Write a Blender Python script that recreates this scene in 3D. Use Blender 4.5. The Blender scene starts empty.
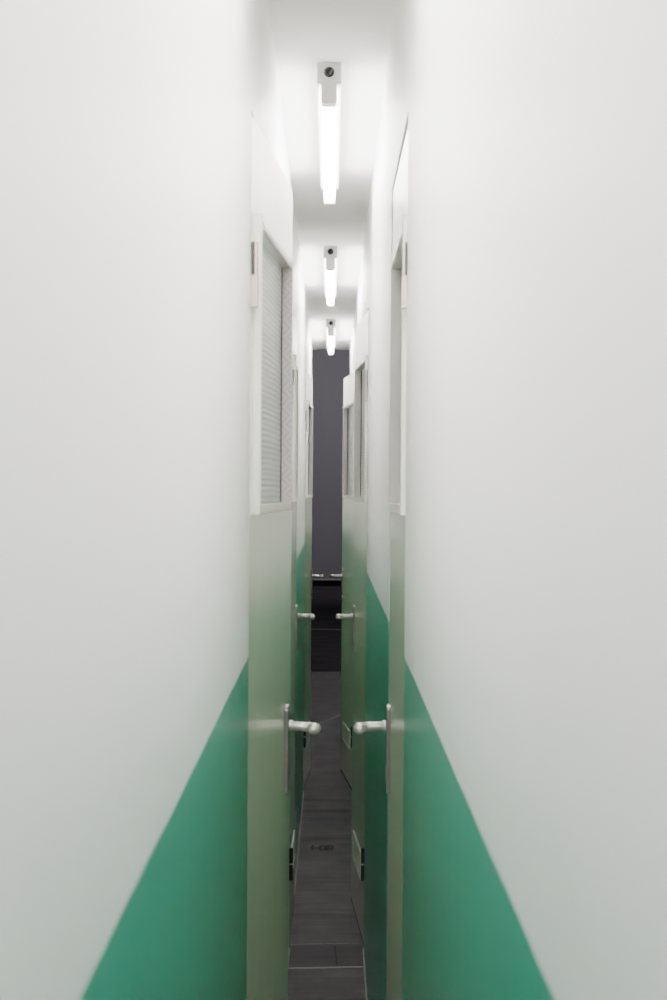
import bpy, bmesh, math, random
from mathutils import Vector, Matrix
random.seed(4)
sc = bpy.context.scene
COL = sc.collection

# ------------------------------------------------------------------ numbers
EYE = 1.575                 # camera height
CEIL = EYE + 1.0            # corridor ceiling
GREEN = EYE - 0.277         # top edge of the green dado
WL = -0.1354                # left wall plane at the dado edge
WR0, LEAN = 0.119, 0.003  # right wall at the floor, and how much it leans out per metre
Y0, Y1 = -1.3, 10.7         # corridor ends
DN, DP = 2.50, 2.65         # first door hinge, spacing of the doors
LEAF, DOORH = 0.63, 2.2

# ------------------------------------------------------------------ materials
def new_mat(name):
    m = bpy.data.materials.new(name); m.use_nodes = True
    nt = m.node_tree
    return m, nt, nt.nodes['Principled BSDF']

def nd(nt, kind, **kw):
    n = nt.nodes.new(kind)
    for k, v in kw.items():
        if k in n.inputs: n.inputs[k].default_value = v
        else: setattr(n, k, v)
    return n

def ramp(nt, fac, stops):
    r = nt.nodes.new('ShaderNodeValToRGB')
    cr = r.color_ramp
    while len(cr.elements) < len(stops): cr.elements.new(0.5)
    for e, (p, c) in zip(cr.elements, stops):
        e.position = p; e.color = c if len(c) == 4 else (*c, 1)
    nt.links.new(fac, r.inputs['Fac'])
    return r

def coords(nt, scale):
    tc = nt.nodes.new('ShaderNodeTexCoord')
    mp = nt.nodes.new('ShaderNodeMapping')
    mp.inputs['Scale'].default_value = scale
    nt.links.new(tc.outputs['Object'], mp.inputs['Vector'])
    return tc, mp

def noise_of(nt, scale, s=1.0, detail=4.0, rough=0.55):
    tc, mp = coords(nt, scale)
    n = nd(nt, 'ShaderNodeTexNoise', Scale=s, Detail=detail, Roughness=rough)
    nt.links.new(mp.outputs['Vector'], n.inputs['Vector'])
    return n

def bump(nt, b, height, strength, dist):
    bp = nd(nt, 'ShaderNodeBump', Strength=strength, Distance=dist)
    nt.links.new(height, bp.inputs['Height'])
    nt.links.new(bp.outputs['Normal'], b.inputs['Normal'])

def mix_rgb(nt, fac, a, b):
    m = nt.nodes.new('ShaderNodeMix'); m.data_type = 'RGBA'
    for sock, v in ((m.inputs[0], fac), (m.inputs[6], a), (m.inputs[7], b)):
        if isinstance(v, bpy.types.NodeSocket): nt.links.new(v, sock)
        else: sock.default_value = v if not isinstance(v, tuple) or len(v) == 4 else (*v, 1)
    return m.outputs[2]

def plain(name, col, rough=0.5, metal=0.0, spec=0.5, var=0.06, scale=(6, 6, 6), bmp=0.0):
    m, nt, b = new_mat(name)
    n = noise_of(nt, scale)
    lo = tuple(c * (1 - var) for c in col); hi = tuple(min(1, c * (1 + var)) for c in col)
    r = ramp(nt, n.outputs['Fac'], [(0.3, lo), (0.7, hi)])
    nt.links.new(r.outputs['Color'], b.inputs['Base Color'])
    b.inputs['Roughness'].default_value = rough
    b.inputs['Metallic'].default_value = metal
    b.inputs['Specular IOR Level'].default_value = spec
    if bmp: bump(nt, b, n.outputs['Fac'], bmp, 0.002)
    return m

def wall_paint():
    m, nt, b = new_mat('two_tone_wall_paint')
    tc = nt.nodes.new('ShaderNodeTexCoord')
    sp = nt.nodes.new('ShaderNodeSeparateXYZ')
    nt.links.new(tc.outputs['Object'], sp.inputs[0])
    wav = noise_of(nt, (1, 2.5, 1), 1.0, 2)
    a = nd(nt, 'ShaderNodeMath', operation='MULTIPLY_ADD')
    a.inputs[1].default_value = 0.006
    nt.links.new(wav.outputs['Fac'], a.inputs[0]); nt.links.new(sp.outputs['Z'], a.inputs[2])
    mr = nd(nt, 'ShaderNodeMapRange')
    mr.inputs['From Min'].default_value = GREEN + 0.003 - 0.002
    mr.inputs['From Max'].default_value = GREEN + 0.003 + 0.002
    nt.links.new(a.outputs[0], mr.inputs['Value'])
    brush = noise_of(nt, (9, 9, 0.7), 1.0, 5)
    g = ramp(nt, brush.outputs['Fac'], [(0.3, (0.058, 0.362, 0.248)), (0.7, (0.068, 0.40, 0.276))])
    mottl = noise_of(nt, (2, 2, 2), 1.0, 4)
    w = ramp(nt, mottl.outputs['Fac'], [(0.3, (0.875, 0.872, 0.868)), (0.7, (0.90, 0.897, 0.892))])
    col = mix_rgb(nt, mr.outputs['Result'], g.outputs['Color'], w.outputs['Color'])
    nt.links.new(col, b.inputs['Base Color'])
    rr = nd(nt, 'ShaderNodeMapRange')
    rr.inputs['To Min'].default_value = 0.30; rr.inputs['To Max'].default_value = 0.5
    nt.links.new(mr.outputs['Result'], rr.inputs['Value'])
    nt.links.new(rr.outputs['Result'], b.inputs['Roughness'])
    b.inputs['Specular IOR Level'].default_value = 0.5
    b.inputs['Coat Weight'].default_value = 0.6
    b.inputs['Coat Roughness'].default_value = 0.34
    bump(nt, b, brush.outputs['Fac'], 0.06, 0.002)
    return m

def floor_mat():
    m, nt, b = new_mat('dark_worn_floor')
    tc = nt.nodes.new('ShaderNodeTexCoord')
    sp = nt.nodes.new('ShaderNodeSeparateXYZ'); nt.links.new(tc.outputs['Object'], sp.inputs[0])
    grain = noise_of(nt, (2.5, 26, 1), 1.0, 6, 0.65)
    blot = noise_of(nt, (7, 5, 1), 1.0, 5)
    c1 = ramp(nt, grain.outputs['Fac'], [(0.30, (0.078, 0.072, 0.076)), (0.5, (0.106, 0.098, 0.101)), (0.72, (0.132, 0.122, 0.124))])
    c2 = ramp(nt, blot.outputs['Fac'], [(0.3, (0.72, 0.72, 0.74)), (0.7, (1.1, 1.08, 1.06))])
    mul = nt.nodes.new('ShaderNodeMix'); mul.data_type = 'RGBA'; mul.blend_type = 'MULTIPLY'; mul.inputs[0].default_value = 1
    nt.links.new(c1.outputs['Color'], mul.inputs[6]); nt.links.new(c2.outputs['Color'], mul.inputs[7])
    col = mul.outputs[2]
    # dark bands across the floor: centre, half width, strength
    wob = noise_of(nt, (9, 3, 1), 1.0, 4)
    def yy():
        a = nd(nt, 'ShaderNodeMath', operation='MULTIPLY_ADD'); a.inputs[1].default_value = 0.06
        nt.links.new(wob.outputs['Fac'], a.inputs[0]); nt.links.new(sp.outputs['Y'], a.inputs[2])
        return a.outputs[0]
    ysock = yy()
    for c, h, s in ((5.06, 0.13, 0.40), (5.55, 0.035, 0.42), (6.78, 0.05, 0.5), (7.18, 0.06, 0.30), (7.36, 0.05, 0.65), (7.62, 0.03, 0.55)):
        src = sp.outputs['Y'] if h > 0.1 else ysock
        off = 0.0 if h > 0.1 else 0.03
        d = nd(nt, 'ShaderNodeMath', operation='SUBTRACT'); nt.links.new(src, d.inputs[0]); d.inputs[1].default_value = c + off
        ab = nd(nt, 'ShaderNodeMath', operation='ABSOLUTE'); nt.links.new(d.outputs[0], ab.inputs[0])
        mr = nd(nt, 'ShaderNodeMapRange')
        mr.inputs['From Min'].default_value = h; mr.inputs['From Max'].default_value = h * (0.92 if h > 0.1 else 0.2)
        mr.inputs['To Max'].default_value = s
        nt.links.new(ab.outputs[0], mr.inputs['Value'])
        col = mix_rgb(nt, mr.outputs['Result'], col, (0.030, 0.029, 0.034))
    nt.links.new(col, b.inputs['Base Color'])
    b.inputs['Roughness'].default_value = 0.62
    b.inputs['Specular IOR Level'].default_value = 0.25
    bump(nt, b, grain.outputs['Fac'], 0.25, 0.003)
    return m

def door_paint():
    m, nt, b = new_mat('cream_gloss_door_paint')
    n = noise_of(nt, (14, 14, 1.1), 1.0, 4)
    r = ramp(nt, n.outputs['Fac'], [(0.3, (0.745, 0.79, 0.63)), (0.7, (0.785, 0.83, 0.67))])
    nt.links.new(r.outputs['Color'], b.inputs['Base Color'])
    b.inputs['Roughness'].default_value = 0.30
    b.inputs['Specular IOR Level'].default_value = 0.5
    b.inputs['Coat Weight'].default_value = 1.0
    b.inputs['Coat IOR'].default_value = 1.85
    b.inputs['Coat Roughness'].default_value = 0.24
    bump(nt, b, n.outputs['Fac'], 0.08, 0.002)
    return m

def ribbed_pane():
    m, nt, b = new_mat('ribbed_obscure_glass')
    tc, mp = coords(nt, (1, 1, 1))
    w1 = nd(nt, 'ShaderNodeTexWave', Scale=30.0, Distortion=0.8, Detail=1.0)
    w1.bands_direction = 'Z'
    w2 = nd(nt, 'ShaderNodeTexWave', Scale=26.0, Distortion=0.6, Detail=1.0)
    w2.bands_direction = 'Y'
    for w in (w1, w2): nt.links.new(mp.outputs['Vector'], w.inputs['Vector'])
    mx = nd(nt, 'ShaderNodeMath', operation='MULTIPLY'); nt.links.new(w1.outputs['Fac'], mx.inputs[0]); nt.links.new(w2.outputs['Fac'], mx.inputs[1])
    r = ramp(nt, mx.outputs[0], [(0.0, (0.66, 0.69, 0.71)), (0.8, (0.86, 0.88, 0.89))])
    nt.links.new(r.outputs['Color'], b.inputs['Base Color'])
    b.inputs['Roughness'].default_value = 0.25
    b.inputs['Transmission Weight'].default_value = 0.08
    bump(nt, b, mx.outputs[0], 0.5, 0.003)
    return m

def leaf_pattern_reveal(name, col, col2):
    """frame paint; its inner reveals carry a faint zigzag figure"""
    m, nt, b = new_mat(name)
    tc, mp = coords(nt, (1, 1, 1))
    sp = nt.nodes.new('ShaderNodeSeparateXYZ'); nt.links.new(tc.outputs['Object'], sp.inputs[0])
    def mth(op, x, y=None, z=None):
        n = nd(nt, 'ShaderNodeMath', operation=op)
        for i, v in enumerate((x, y, z)):
            if v is None: continue
            if isinstance(v, bpy.types.NodeSocket): nt.links.new(v, n.inputs[i])
            else: n.inputs[i].default_value = v
        return n.outputs[0]
    zig = mth('PINGPONG', mth('MULTIPLY', sp.outputs['Z'], 1 / 0.036), 0.5)
    v = mth('FRACT', mth('ADD', mth('MULTIPLY', sp.outputs['X'], 1 / 0.014), mth('MULTIPLY', zig, 2.6)))
    v2 = mth('PINGPONG', v, 0.5)
    r = ramp(nt, v2, [(0.0, col2), (0.35, col)])
    nt.links.new(r.outputs['Color'], b.inputs['Base Color'])
    b.inputs['Roughness'].default_value = 0.4
    return m

def tube_mat():
    m, nt, b = new_mat('lit_fluorescent_tube')
    b.inputs['Base Color'].default_value = (0.9, 0.9, 0.9, 1)
    tc = nt.nodes.new('ShaderNodeTexCoord')
    sp = nt.nodes.new('ShaderNodeSeparateXYZ'); nt.links.new(tc.outputs['Generated'], sp.inputs[0])
    r = ramp(nt, sp.outputs['Y'], [(0.0, (0.55, 0.54, 0.53)), (0.04, (1, .966, .962)), (0.96, (1, .966, .962)), (1.0, (0.6, 0.59, 0.58))])
    nt.links.new(r.outputs['Color'], b.inputs['Emission Color'])
    b.inputs['Emission Strength'].default_value = TUBE
    return m

TUBE = 9.0
M = dict(
    wall=wall_paint(), floor=floor_mat(), door=door_paint(), pane=ribbed_pane(),
    ceil=plain('white_ceiling_paint', (0.86, 0.852, 0.845), 0.7, var=0.02, scale=(2, 2, 2)),
    frame=plain('cream_frame_paint', (0.82, 0.81, 0.765), 0.35, var=0.03),
    reveal=leaf_pattern_reveal('figured_reveal_paint', (0.76, 0.72, 0.69), (0.62, 0.58, 0.555)),
    beige=plain('beige_reveal_paint', (0.70, 0.665, 0.63), 0.5, var=0.03),
    seal=plain('dark_seal', (0.05, 0.05, 0.055), 0.6),
    steel=plain('satin_aluminium', (0.74, 0.73, 0.71), 0.45, 0.75, var=0.04),
    plate=plain('dull_plate_metal', (0.33, 0.31, 0.295), 0.42, 1.0, var=0.05),
    hinge=plain('warm_satin_hinge', (0.60, 0.54, 0.51), 0.35, 0.75, var=0.04),
    slot=plain('dark_metal_and_slot_shade', (0.13, 0.12, 0.11), 0.4, 0.6),  # on the upper hinge leaf this dark colour stands for slot shade
    hinge_shade=plain('shaded_hinge_metal', (0.015, 0.018, 0.015), 0.5, 0.0),  # lower hinge: its deep shade is put into the colour
    black=plain('black_slot', (0.012, 0.012, 0.012), 0.7),
    vent=plain('pale_vent_paint', (0.60, 0.60, 0.56), 0.4, var=0.05),
    lampbody=plain('grey_white_lamp_enamel', (0.66, 0.65, 0.64), 0.45, var=0.02),
    tube=tube_mat(),
    dark=plain('dark_violet_grey_paint', (0.098, 0.092, 0.108), 0.75, var=0.05, scale=(1.5, 1.5, 0.4)),
    blackskirt=plain('black_skirting', (0.003, 0.003, 0.003), 0.9, spec=0.0),
    darkfloor=plain('near_black_floor', (0.038, 0.035, 0.040), 0.9, spec=0.0, var=0.5, scale=(2, 14, 1)),
    stripe=plain('pale_skirting_lip', (0.22, 0.21, 0.22), 0.5),
    grout=plain('pale_floor_joint', (0.36, 0.35, 0.345), 0.7, var=0.2, scale=(40, 40, 4)),
    faint=plain('faint_floor_joint', (0.19, 0.18, 0.18), 0.7, var=0.3, scale=(40, 40, 4)),
    scuff=plain('black_scuff', (0.012, 0.012, 0.013), 0.7, var=0.3, scale=(90, 90, 9)),
)

# ------------------------------------------------------------------ helpers
def tag(o, label=None, cat=None, group=None, kind=None):
    if label: o['label'] = label
    if cat: o['category'] = cat
    if group: o['group'] = group
    if kind: o['kind'] = kind
    return o

def link(name, bm, mat, parent=None, bevel=0.0, smooth=False):
    bmesh.ops.recalc_face_normals(bm, faces=bm.faces[:])
    me = bpy.data.meshes.new(name); bm.to_mesh(me); bm.free()
    if smooth:
        for p in me.polygons: p.use_smooth = True
    for mm in (mat if isinstance(mat, (list, tuple)) else [mat]): me.materials.append(mm)
    o = bpy.data.objects.new(name, me); COL.objects.link(o)
    if parent: o.parent = parent
    if bevel:
        b = o.modifiers.new('bevel', 'BEVEL'); b.width = bevel; b.segments = 2; b.limit_method = 'ANGLE'
        b.harden_normals = False
    return o

def box(bm, x0, x1, y0, y1, z0, z1, mat=0):
    v = [bm.verts.new((x, y, z)) for x in (x0, x1) for y in (y0, y1) for z in (z0, z1)]
    for f in ((0, 1, 3, 2), (4, 6, 7, 5), (0, 4, 5, 1), (2, 3, 7, 6), (0, 2, 6, 4), (1, 5, 7, 3)):
        bm.faces.new([v[i] for i in f]).material_index = mat
    return v

def panel_hole(bm, x0, x1, y0, y1, z0, z1, hy0, hy1, hz0, hz1):
    """slab in the YZ plane with a rectangular hole through it"""
    R = []
    for x in (x0, x1):
        o = [bm.verts.new((x, *p)) for p in ((y0, z0), (y1, z0), (y1, z1), (y0, z1))]
        i = [bm.verts.new((x, *p)) for p in ((hy0, hz0), (hy1, hz0), (hy1, hz1), (hy0, hz1))]
        for k in range(4):
            bm.faces.new((o[k], o[(k + 1) % 4], i[(k + 1) % 4], i[k]))
        R.append((o, i))
    (oa, ia), (ob, ib) = R
    for k in range(4):
        n = (k + 1) % 4
        bm.faces.new((oa[k], oa[n], ob[n], ob[k])); bm.faces.new((ia[k], ia[n], ib[n], ib[k]))

def tube(bm, pts, radii, seg=16, squash=1.0, caps=True):
    """swept round section through pts"""
    pts = [Vector(p) for p in pts]
    rings = []
    up = Vector((0, 0, 1))
    for i, p in enumerate(pts):
        t = (pts[min(i + 1, len(pts) - 1)] - pts[max(i - 1, 0)]).normalized()
        u = up if abs(t.z) < 0.9 else Vector((0, 1, 0))
        s = t.cross(u).normalized(); n = s.cross(t).normalized()
        r = radii[i] if isinstance(radii, (list, tuple)) else radii
        rings.append([bm.verts.new(p + s * r * math.cos(2 * math.pi * k / seg) + n * r * squash * math.sin(2 * math.pi * k / seg)) for k in range(seg)])
    for a, b in zip(rings, rings[1:]):
        for k in range(seg):
            bm.faces.new((a[k], a[(k + 1) % seg], b[(k + 1) % seg], b[k]))
    if caps:
        bm.faces.new(rings[0]); bm.faces.new(rings[-1])

def disc(bm, cx, cz, y0, y1, r, seg=24):
    tube(bm, [(cx, y0, cz), (cx, y1, cz)], r, seg)

def wr(z): return WR0 + LEAN * z
def wl(z): return 0.1375 - 0.0016 * z
DOOR_LEAN = 0.0045

# ------------------------------------------------------------------ the setting
doors_y = [(DN + DP * k - 0.012, DN + DP * k + LEAF + 0.03) for k in range(3)]

def corridor_wall(side):
    bm = bmesh.new()
    s = -1 if side == 'left' else 1
    def slab(d0, d1, y0, y1, z0, z1):
        b = wl if s < 0 else wr
        v = box(bm, 0, 1, y0, y1, z0, z1)
        for q in v:
            d = d0 if q.co.x < 0.5 else d1
            q.co.x = s * (b(q.co.z) + d)
    slab(0.075, 0.16, Y0, Y1, 0, CEIL)                  # blind back of the door niches
    y = Y0
    for a, b_ in doors_y:
        slab(0, 0.075, y, a, 0, CEIL)
        slab(0, 0.075, a, b_, DOORH + 0.006, CEIL)
        y = b_
    slab(0, 0.075, y, Y1, 0, CEIL)
    bmesh.ops.remove_doubles(bm, verts=bm.verts[:], dist=1e-5)
    return link('wall_' + side, bm, M['wall'])

tag(corridor_wall('left'), 'left corridor wall, white above a deep green dado', 'wall', kind='structure')
tag(corridor_wall('right'), 'right corridor wall, white above a deep green dado', 'wall', kind='structure')

bm = bmesh.new(); box(bm, -3.2, 3.2, Y0, 13.0, -0.1, 0)
fl = tag(link('floor', bm, M['floor']), 'dark grey worn floor running the length of the narrow corridor', 'floor', kind='structure')
# joints and marks lying in the floor surface
def strip(bm, x0, y0, x1, y1, w, z=0.0012):
    a, b = Vector((x0, y0, 0)), Vector((x1, y1, 0))
    n = (b - a).normalized().cross(Vector((0, 0, 1))) * w / 2
    lo = [bm.verts.new((p.x, p.y, 0.0)) for p in (a - n, b - n, b + n, a + n)]
    hi = [bm.verts.new((p.x, p.y, z)) for p in (a - n, b - n, b + n, a + n)]
    bm.faces.new(hi)
    for k in range(4): bm.faces.new((lo[k], lo[(k + 1) % 4], hi[(k + 1) % 4], hi[k]))
for (x0, y0, x1, y1, w, mk) in ((-.133, 4.935, .112, 4.955, .012, 'grout'), (-.133, 5.195, .12, 5.215, .009, 'faint'),
                                (-.13, 9.95, .115, 10.62, .02, 'faint')):
    bm = bmesh.new(); strip(bm, x0, y0, x1, y1, w); link('floor_joint', bm, M[mk], fl)
bm = bmesh.new(); strip(bm, .026, 4.98, .020, 5.18, .006); link('floor_crack', bm, M['scuff'], fl)
bm = bmesh.new()
cy = 6.60
for seg in ((-.085, 0, -.045, 0, .020), (-.070, -.045, -.070, .05, .014), (-.045, -.01, -.02, .01, .018), (-.022, -.05, -.022, .05, .013),
            (-.022, .04, .012, .04, .016), (-.022, -.04, .02, -.04, .018), (.014, -.045, .014, .045, .018), (.014, 0, .045, .01, .02),
            (.022, .045, .052, .05, .016), (.052, .05, .052, -.01, .012), (.052, -.01, .038, -.05, .013)):
    strip(bm, seg[0] * .72 - .024, cy + seg[1] * .9, seg[2] * .72 - .024, cy + seg[3] * .9, seg[4] * random.uniform(.7, 1.3), 0.0008)
link('scuff_mark', bm, M['scuff'], fl)

gf = link('floor_gallery', (lambda b: (box(b, -3.2, 3.2, 13.0, 25.0, -0.1, 0), b)[1])(bmesh.new()), M['darkfloor'])
tag(gf, 'near black floor of the far room beyond the corridor end', 'floor', kind='structure')
bm = bmesh.new(); strip(bm, -2.5, 17.3, 2.5, 16.6, .06); link('floor_joint', bm, M['faint'], gf)
bm = bmesh.new(); box(bm, WL - 0.16, wr(CEIL) + 0.16, Y0, Y1, CEIL, CEIL + 0.12)
tag(link('ceiling', bm, M['ceil']), 'white corridor ceiling carrying the row of strip lights', 'ceiling', kind='structure')

# thin pale bead along the foot of each wall
for nm, s in (('trim_1', -1), ('trim_2', 1)):
    bm = bmesh.new()
    segs = [(Y0, doors_y[0][0]), (doors_y[0][1], doors_y[1][0]), (doors_y[1][1], doors_y[2][0]), (doors_y[2][1], Y1)]
    for a, b_ in segs:
        x = -wl(0) if s < 0 else WR0
        xs = sorted((x, x - s * 0.004))
        box(bm, xs[0], xs[1], a, b_, 0, 0.006)
    tag(link(nm, bm, M['grout']), 'thin pale bead along the foot of the %s corridor wall' % ('left' if s < 0 else 'right'), 'trim', kind='structure')

# dark gallery beyond the open end of the corridor
GX, GY, GZ = 3.0, 24.6, 6.0
def sbox(name, label, cat, mat, *a):
    bm = bmesh.new(); box(bm, *a)
    return tag(link(name, bm, mat), label, cat, kind='structure')
sbox('wall_back', 'dark violet grey wall far beyond the open end of the corridor', 'wall', M['dark'], -GX - .2, GX + .2, GY, GY + .2, 0, GZ)
sbox('wall_gallery_left', 'dark side wall of the far room, left of the corridor end', 'wall', M['dark'], -GX - .2, -GX, Y1 - .1, GY, 0, GZ)
sbox('wall_gallery_right', 'dark side wall of the far room, right of the corridor end', 'wall', M['dark'], GX, GX + .2, Y1 - .1, GY, 0, GZ)
sbox('ceiling_gallery', 'dark ceiling of the far room', 'ceiling', M['dark'], -GX - .2, GX + .2, Y1 - .1, GY + .2, GZ, GZ + .1)
bm = bmesh.new()
box(bm, -GX - .2, WL - .16, Y1 - .2, Y1 - .1, 0, GZ); box(bm, wr(CEIL) + .16, GX + .2, Y1 - .2, Y1 - .1, 0, GZ)
box(bm, WL - .16, wr(CEIL) + .16, Y1 - .2, Y1 - .1, CEIL + .12, GZ)
tag(link('wall_gallery_front', bm, M['dark']), 'dark wall of the far room around the corridor mouth', 'wall', kind='structure')
bm = bmesh.new(); box(bm, -GX, GX, GY - .03, GY, 0, .098)
bb = tag(link('baseboard_back', bm, M['blackskirt']), 'black skirting along the foot of the far dark wall', 'skirting', kind='structure')
bm = bmesh.new(); box(bm, -GX, GX, GY - .035, GY, .098, .116); link('skirting_lip', bm, M['stripe'], bb)

# ------------------------------------------------------------------ doors
FY0, FY1 = 0.035, 0.603                     # window frame along the leaf
FZ0, FZ1 = EYE - 0.0425, EYE + 0.4675       # and in height
HY0, HY1, HZ0, HZ1 = 0.052, 0.590, FZ0 + 0.017, FZ1 - 0.012
HANDLE_Y = 0.55
HANDLE_Z = EYE - 0.480

def make_door(s, name):
    """s = +1: door in the left wall (front looks towards +X); s = -1: right wall."""
    root = bpy.data.objects.new(name, None); COL.objects.link(root)
    root.empty_display_size = 0.1
    def X(u): return s * u
    def bx(bm, u0, u1, *a, mat=0):
        a0, a1 = sorted((X(u0), X(u1))); return box(bm, a0, a1, *a, mat)
    bm = bmesh.new()
    a0, a1 = sorted((X(-.04), X(0)))
    panel_hole(bm, a0, a1, 0.0, LEAF, 0.014, DOORH, HY0, HY1, HZ0, HZ1)
    leaf = link('door_leaf', bm, M['door'], root, bevel=0.0006)
    # raised window frame
    bm = bmesh.new()
    bx(bm, 0.0, 0.013 if s > 0 else 0.009, FY0, HY0, FZ0, FZ1)                       # near post stands proud
    bx(bm, 0.0, 0.005, HY1, FY1, FZ0, FZ1)
    bx(bm, 0.0, 0.005, HY0, HY1, FZ0, HZ0)
    bx(bm, 0.0, 0.004, HY0, HY1, HZ1, FZ1)
    wf = link('window_frame', bm, M['frame'], root, bevel=0.001)
    bm = bmesh.new()
    bx(bm, -.026, .0048, HY1 - .004, HY1 - .0002, HZ0, HZ1)     # far reveal
    link('frame_reveal', bm, M['reveal' if s > 0 else 'beige'], wf)
    bm = bmesh.new(); bx(bm, -.024 if s < 0 else -.022, -.021 if s < 0 else -.016, HY0, HY1 - .004, HZ0, HZ1)
    pane = link('window_pane', bm, M['pane'], root)
    bm = bmesh.new(); bx(bm, -.021 if s < 0 else -.016, -.0185 if s < 0 else -.0148, HY1 - .016, HY1 - .004, HZ0, HZ1)
    tag(link('pane_seal', bm, M['seal'], pane), 'black seal along the edge of the pane')
    # hinges: pale upper one, lower one coloured as if in shade
    def hinge(z0, m1, m2, lab):
        bm = bmesh.new()
        tube(bm, [(X(.0085), -.004, z0), (X(.0085), -.004, z0 + .110)], .0042, 14)
        bx(bm, -.002, .0125, -.008, .006, z0, z0 + .054)
        hg = tag(link('hinge', bm, m1, root, bevel=0.0008), lab)
        bm = bmesh.new(); bx(bm, -.002, .0042, -.0085, .004, z0 + .057, z0 + .109)
        tag(link('hinge_leaf', bm, m2, hg), 'upper hinge leaf, shade put into its dark colour')
        return hg
    hinge(1.878, M['hinge'], M['slot'], 'pale satin upper hinge')
    lo = hinge(.236, M['hinge_shade'], M['hinge_shade'], 'lower hinge, shade put into its dark colour')
    bm = bmesh.new(); bx(bm, -.002, .013, -.009, .006, .2895, .2935)
    link('hinge_washer', bm, M['vent'], lo)
    # handle: long back plate, neck and lever
    bm = bmesh.new()
    hz, hy = HANDLE_Z, HANDLE_Y
    pl = [(hy - .019, hz - .132), (hy + .019, hz - .132), (hy + .019, hz + .034)]
    for k in range(1, 12):
        a = math.pi * k / 12; pl.append((hy + .019 * math.cos(a), hz + .034 + .010 * math.sin(a)))
    pl.append((hy - .019, hz + .034))
    va = [bm.verts.new((X(0), *p)) for p in pl]; vb = [bm.verts.new((X(.0085), *p)) for p in pl]
    bm.faces.new(va); bm.faces.new(vb)
    for k in range(len(pl)): bm.faces.new((va[k], va[(k + 1) % len(pl)], vb[(k + 1) % len(pl)], vb[k]))
    plate = link('handle_plate', bm, M['plate'], root, bevel=0.0015)
    bm = bmesh.new()
    tube(bm, [(X(.006), hy, hz + .001), (X(.014), hy, hz + .001), (X(.016), hy, hz), (X(.044), hy, hz - .001), (X(.054), hy - .003, hz - .0012),
              (X(.0605), hy - .010, hz - .001), (X(.063), hy - .022, hz + .000), (X(.0635), hy - .042, hz + .002), (X(.0635), hy - .058, hz + .003), (X(.0635), hy - .063, hz + .0035), (X(.0635), hy - .065, hz + .0035)],
         [.0125, .0125, .0105, .0108, .0112, .0118, .0122, .0125, .0115, .0085, .004], 20, 0.9)
    tag(link('lever', bm, M['steel'], plate, smooth=True), 'satin aluminium lever handle')
    bm = bmesh.new(); tube(bm, [(X(.008), hy, hz - .092), (X(.0098), hy, hz - .092)], .009, 16)
    bx(bm, .0075, .0095, hy - .003, hy + .003, hz - .112, hz - .09)
    link('keyhole', bm, M['slot'], plate)
    # vent grille low in the leaf: slim raised frame around thin slats
    vy0, vy1, vz0, vz1 = .13, .487, .203, .297
    bm = bmesh.new()
    for z in (vz0, vz1 - .004): bx(bm, 0, .005, vy0, vy1, z, z + .004)
    for y in (vy0, vy1 - .004): bx(bm, 0, .005, y, y + .004, vz0, vz1)
    vent = link('vent_grille', bm, M['vent'], root)
    bm = bmesh.new()
    for k in range(6):
        z = vz0 + .010 + k * .0135
        bx(bm, .0, .003, vy0 + .004, vy1 - .004, z, z + .008)
    link('vent_slats', bm, M['door'], vent)
    # black strip standing in for the gap shadow under the leaf
    bm = bmesh.new(); bx(bm, -.03, -.0012, 0.004, LEAF - .004, 0.002, 0.0135)
    tag(link('foot_gap_shade', bm, M['black'], root), 'black strip painted as gap shade along the door foot')
    return root

def copy_tree(o, parent=None):
    c = o.copy(); COL.objects.link(c); c.parent = parent
    for ch in [x for x in bpy.data.objects if x.parent == o]:
        copy_tree(ch, c)
    return c

# swing of each leaf: lateral position of its free edge measured from the photograph
free_left = [0.0840, 0.1325, 0.107]
free_right = [0.1230, 0.0885, 0.064]
labels = {
    (-1, 0): 'cream gloss door ajar on the left wall, nearest the camera, figured glass in its window',
    (1, 0): 'cream gloss door on the right wall, nearest the camera, almost closed',
    (-1, 1): 'second door along the left wall, closed flush so only a thin sliver shows',
    (1, 1): 'second door along the right wall, ajar, with a vent low on its face',
    (-1, 2): 'farthest door on the left wall, slightly ajar against the dark opening',
    (1, 2): 'farthest door on the right wall, swung out most into the dark opening',
}
num = 0
for s, frees in ((-1, free_left), (1, free_right)):
    proto = None
    for k, lat in enumerate(frees):
        num += 1
        if proto is None:
            o = proto = make_door(-s, 'door_%d' % num)
        else:
            o = copy_tree(proto); o.name = 'door_%d' % num
        hingex = (wl(1.29) + .0008) if s < 0 else (WR0 + .0008 + DOOR_LEAN * 1.29)
        ang = math.asin((hingex - lat) / LEAF)
        lean = .0016 if s < 0 else DOOR_LEAN
        o.location = (s * hingex - lean * 1.29, DN + DP * k, 0)
        o.rotation_euler = (0, lean, -ang if s < 0 else ang)
        tag(o, labels[(s, k)], 'door', 'half open doors along the corridor', 'structure')

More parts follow.
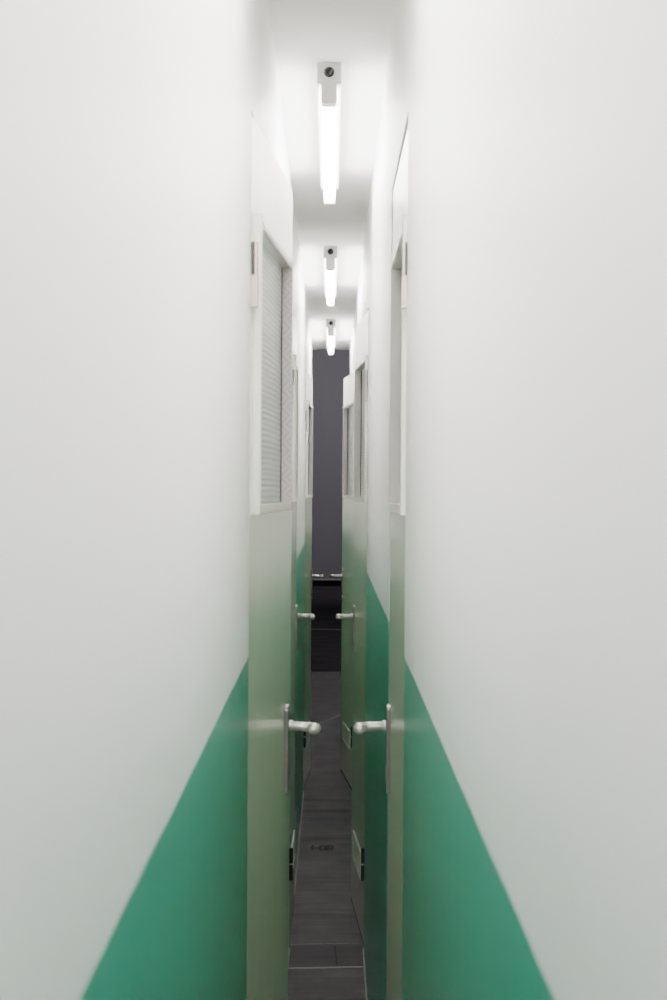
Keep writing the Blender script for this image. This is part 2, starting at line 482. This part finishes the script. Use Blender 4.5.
# ------------------------------------------------------------------ strip lights
LX = -0.005
def make_lamp():
    root = bpy.data.objects.new('ceiling_strip_light', None); COL.objects.link(root); root.empty_display_size = .1
    L = 1.25
    bm = bmesh.new()
    v = box(bm, -.0285, .0285, 0, L, -.050, 0)
    hs = link('lamp_housing', bm, M['lampbody'], root, bevel=0.003)
    for y0, y1 in ((-.002, .030), (L - .03, L)):
        bm = bmesh.new()
        out = [(-.0185, -.046), (-.0185, -.090)]
        out += [(-.0185 + .006 - .006 * math.cos(a), -.092 - .006 * math.sin(a)) for a in (math.pi / 6, math.pi / 3, math.pi / 2)]
        out += [(.0185 - .006 + .006 * math.sin(a), -.092 - .006 * math.cos(a)) for a in (0, math.pi / 6, math.pi / 3, math.pi / 2)]
        out += [(.0185, -.046)]
        a_ = [bm.verts.new((x, y0, z)) for x, z in out]; b_ = [bm.verts.new((x, y1, z)) for x, z in out]
        bm.faces.new(a_); bm.faces.new(b_)
        for k in range(len(out)): bm.faces.new((a_[k], a_[(k + 1) % len(out)], b_[(k + 1) % len(out)], b_[k]))
        link('lamp_holder', bm, M['lampbody'], root, bevel=0.001)
    bm = bmesh.new(); tube(bm, [(0, .030, -.0775), (0, L - .03, -.0775)], .018, 28)
    tag(link('fluorescent_tube', bm, M['tube'], root, smooth=True), 'glowing white tube')
    bm = bmesh.new(); disc(bm, 0, -.024, -.004, .004, .0118)
    ch = link('cable_hole', bm, M['black'], root)
    bm = bmesh.new(); tube(bm, [(.001, -.0052, -.030), (.008, -.0052, -.018)], .0022, 8)
    link('cable_end', bm, M['slot'], ch)
    bm = bmesh.new(); tube(bm, [(0.009 * math.cos(t), -.0045, -.024 + .009 * math.sin(t)) for t in [math.pi * .55 + i * math.pi * .9 / 10 for i in range(11)]], .0009, 6)
    link('hole_rim', bm, M['slot'], ch)
    return root
lamp = make_lamp()
lamp_labels = ['bare fluorescent strip light on the ceiling, nearest and largest of three',
               'bare fluorescent strip light on the ceiling, middle one of the row',
               'bare fluorescent strip light on the ceiling, farthest and smallest, before the dark opening']
for k in range(3):
    o = lamp if k == 0 else copy_tree(lamp)
    o.location = (-.0085 + .002 * k, 3.505 + 2.635 * k, CEIL)
    tag(o, lamp_labels[k], 'light', 'strip lights in a row on the corridor ceiling')

# ------------------------------------------------------------------ light
def area(name, loc, rot, sx, sy, power, col=(1, 1, 1)):
    l = bpy.data.lights.new(name, 'AREA'); l.shape = 'RECTANGLE'; l.size = sx; l.size_y = sy; l.energy = power; l.color = col
    o = bpy.data.objects.new(name, l); COL.objects.link(o); o.location = loc; o.rotation_euler = rot
    return o
# the next strip of the row hangs overhead, above the frame
area('overhead_strip_light', (LX, 1.50, CEIL - .10), (0, 0, 0), .036, 1.2, 4.2, (1, .964, .960))
area('overhead_strip_light', (LX, -.70, CEIL - .10), (0, 0, 0), .036, 1.1, 4.0, (1, .964, .960))
# unseen fill lights added to brighten the far room's floor and back wall
area('gallery_fill', (0, 14.2, GZ - .2), (0, 0, 0), 2.0, 2.0, 30.0, (1, .98, .99))
area('gallery_wall_fill', (0, 18.5, GZ - .2), (math.radians(66), 0, 0), 4.0, 2.0, 54.0, (1, .98, .99)).data.spread = math.radians(95)

w = bpy.data.worlds.new('World'); sc.world = w; w.use_nodes = True
bg = w.node_tree.nodes['Background']; bg.inputs['Color'].default_value = (1, .98, .97, 1); bg.inputs['Strength'].default_value = 0.45

# ------------------------------------------------------------------ camera
cam = bpy.data.cameras.new('Camera'); co = bpy.data.objects.new('Camera', cam); COL.objects.link(co)
cam.sensor_width = 36; cam.sensor_height = 36; cam.sensor_fit = 'AUTO'; cam.lens = 54
cam.shift_x = 0.0025; cam.shift_y = -0.010
cam.clip_start = 0.02; cam.clip_end = 100
roll = 0.0044
co.matrix_world = Matrix.Translation((0, 0, EYE)) @ Matrix.Rotation(math.radians(90), 4, 'X') @ Matrix.Rotation(roll, 4, 'Z')
cam.dof.use_dof = True; cam.dof.focus_distance = 5.0; cam.dof.aperture_fstop = 10.0
sc.camera = co

# ------------------------------------------------------------------ look
sc.view_settings.view_transform = 'Filmic'
sc.view_settings.exposure = 1.56
cy_ = sc.cycles
cy_.max_bounces = 32; cy_.diffuse_bounces = 24; cy_.glossy_bounces = 16; cy_.transmission_bounces = 8
cy_.use_denoising = True
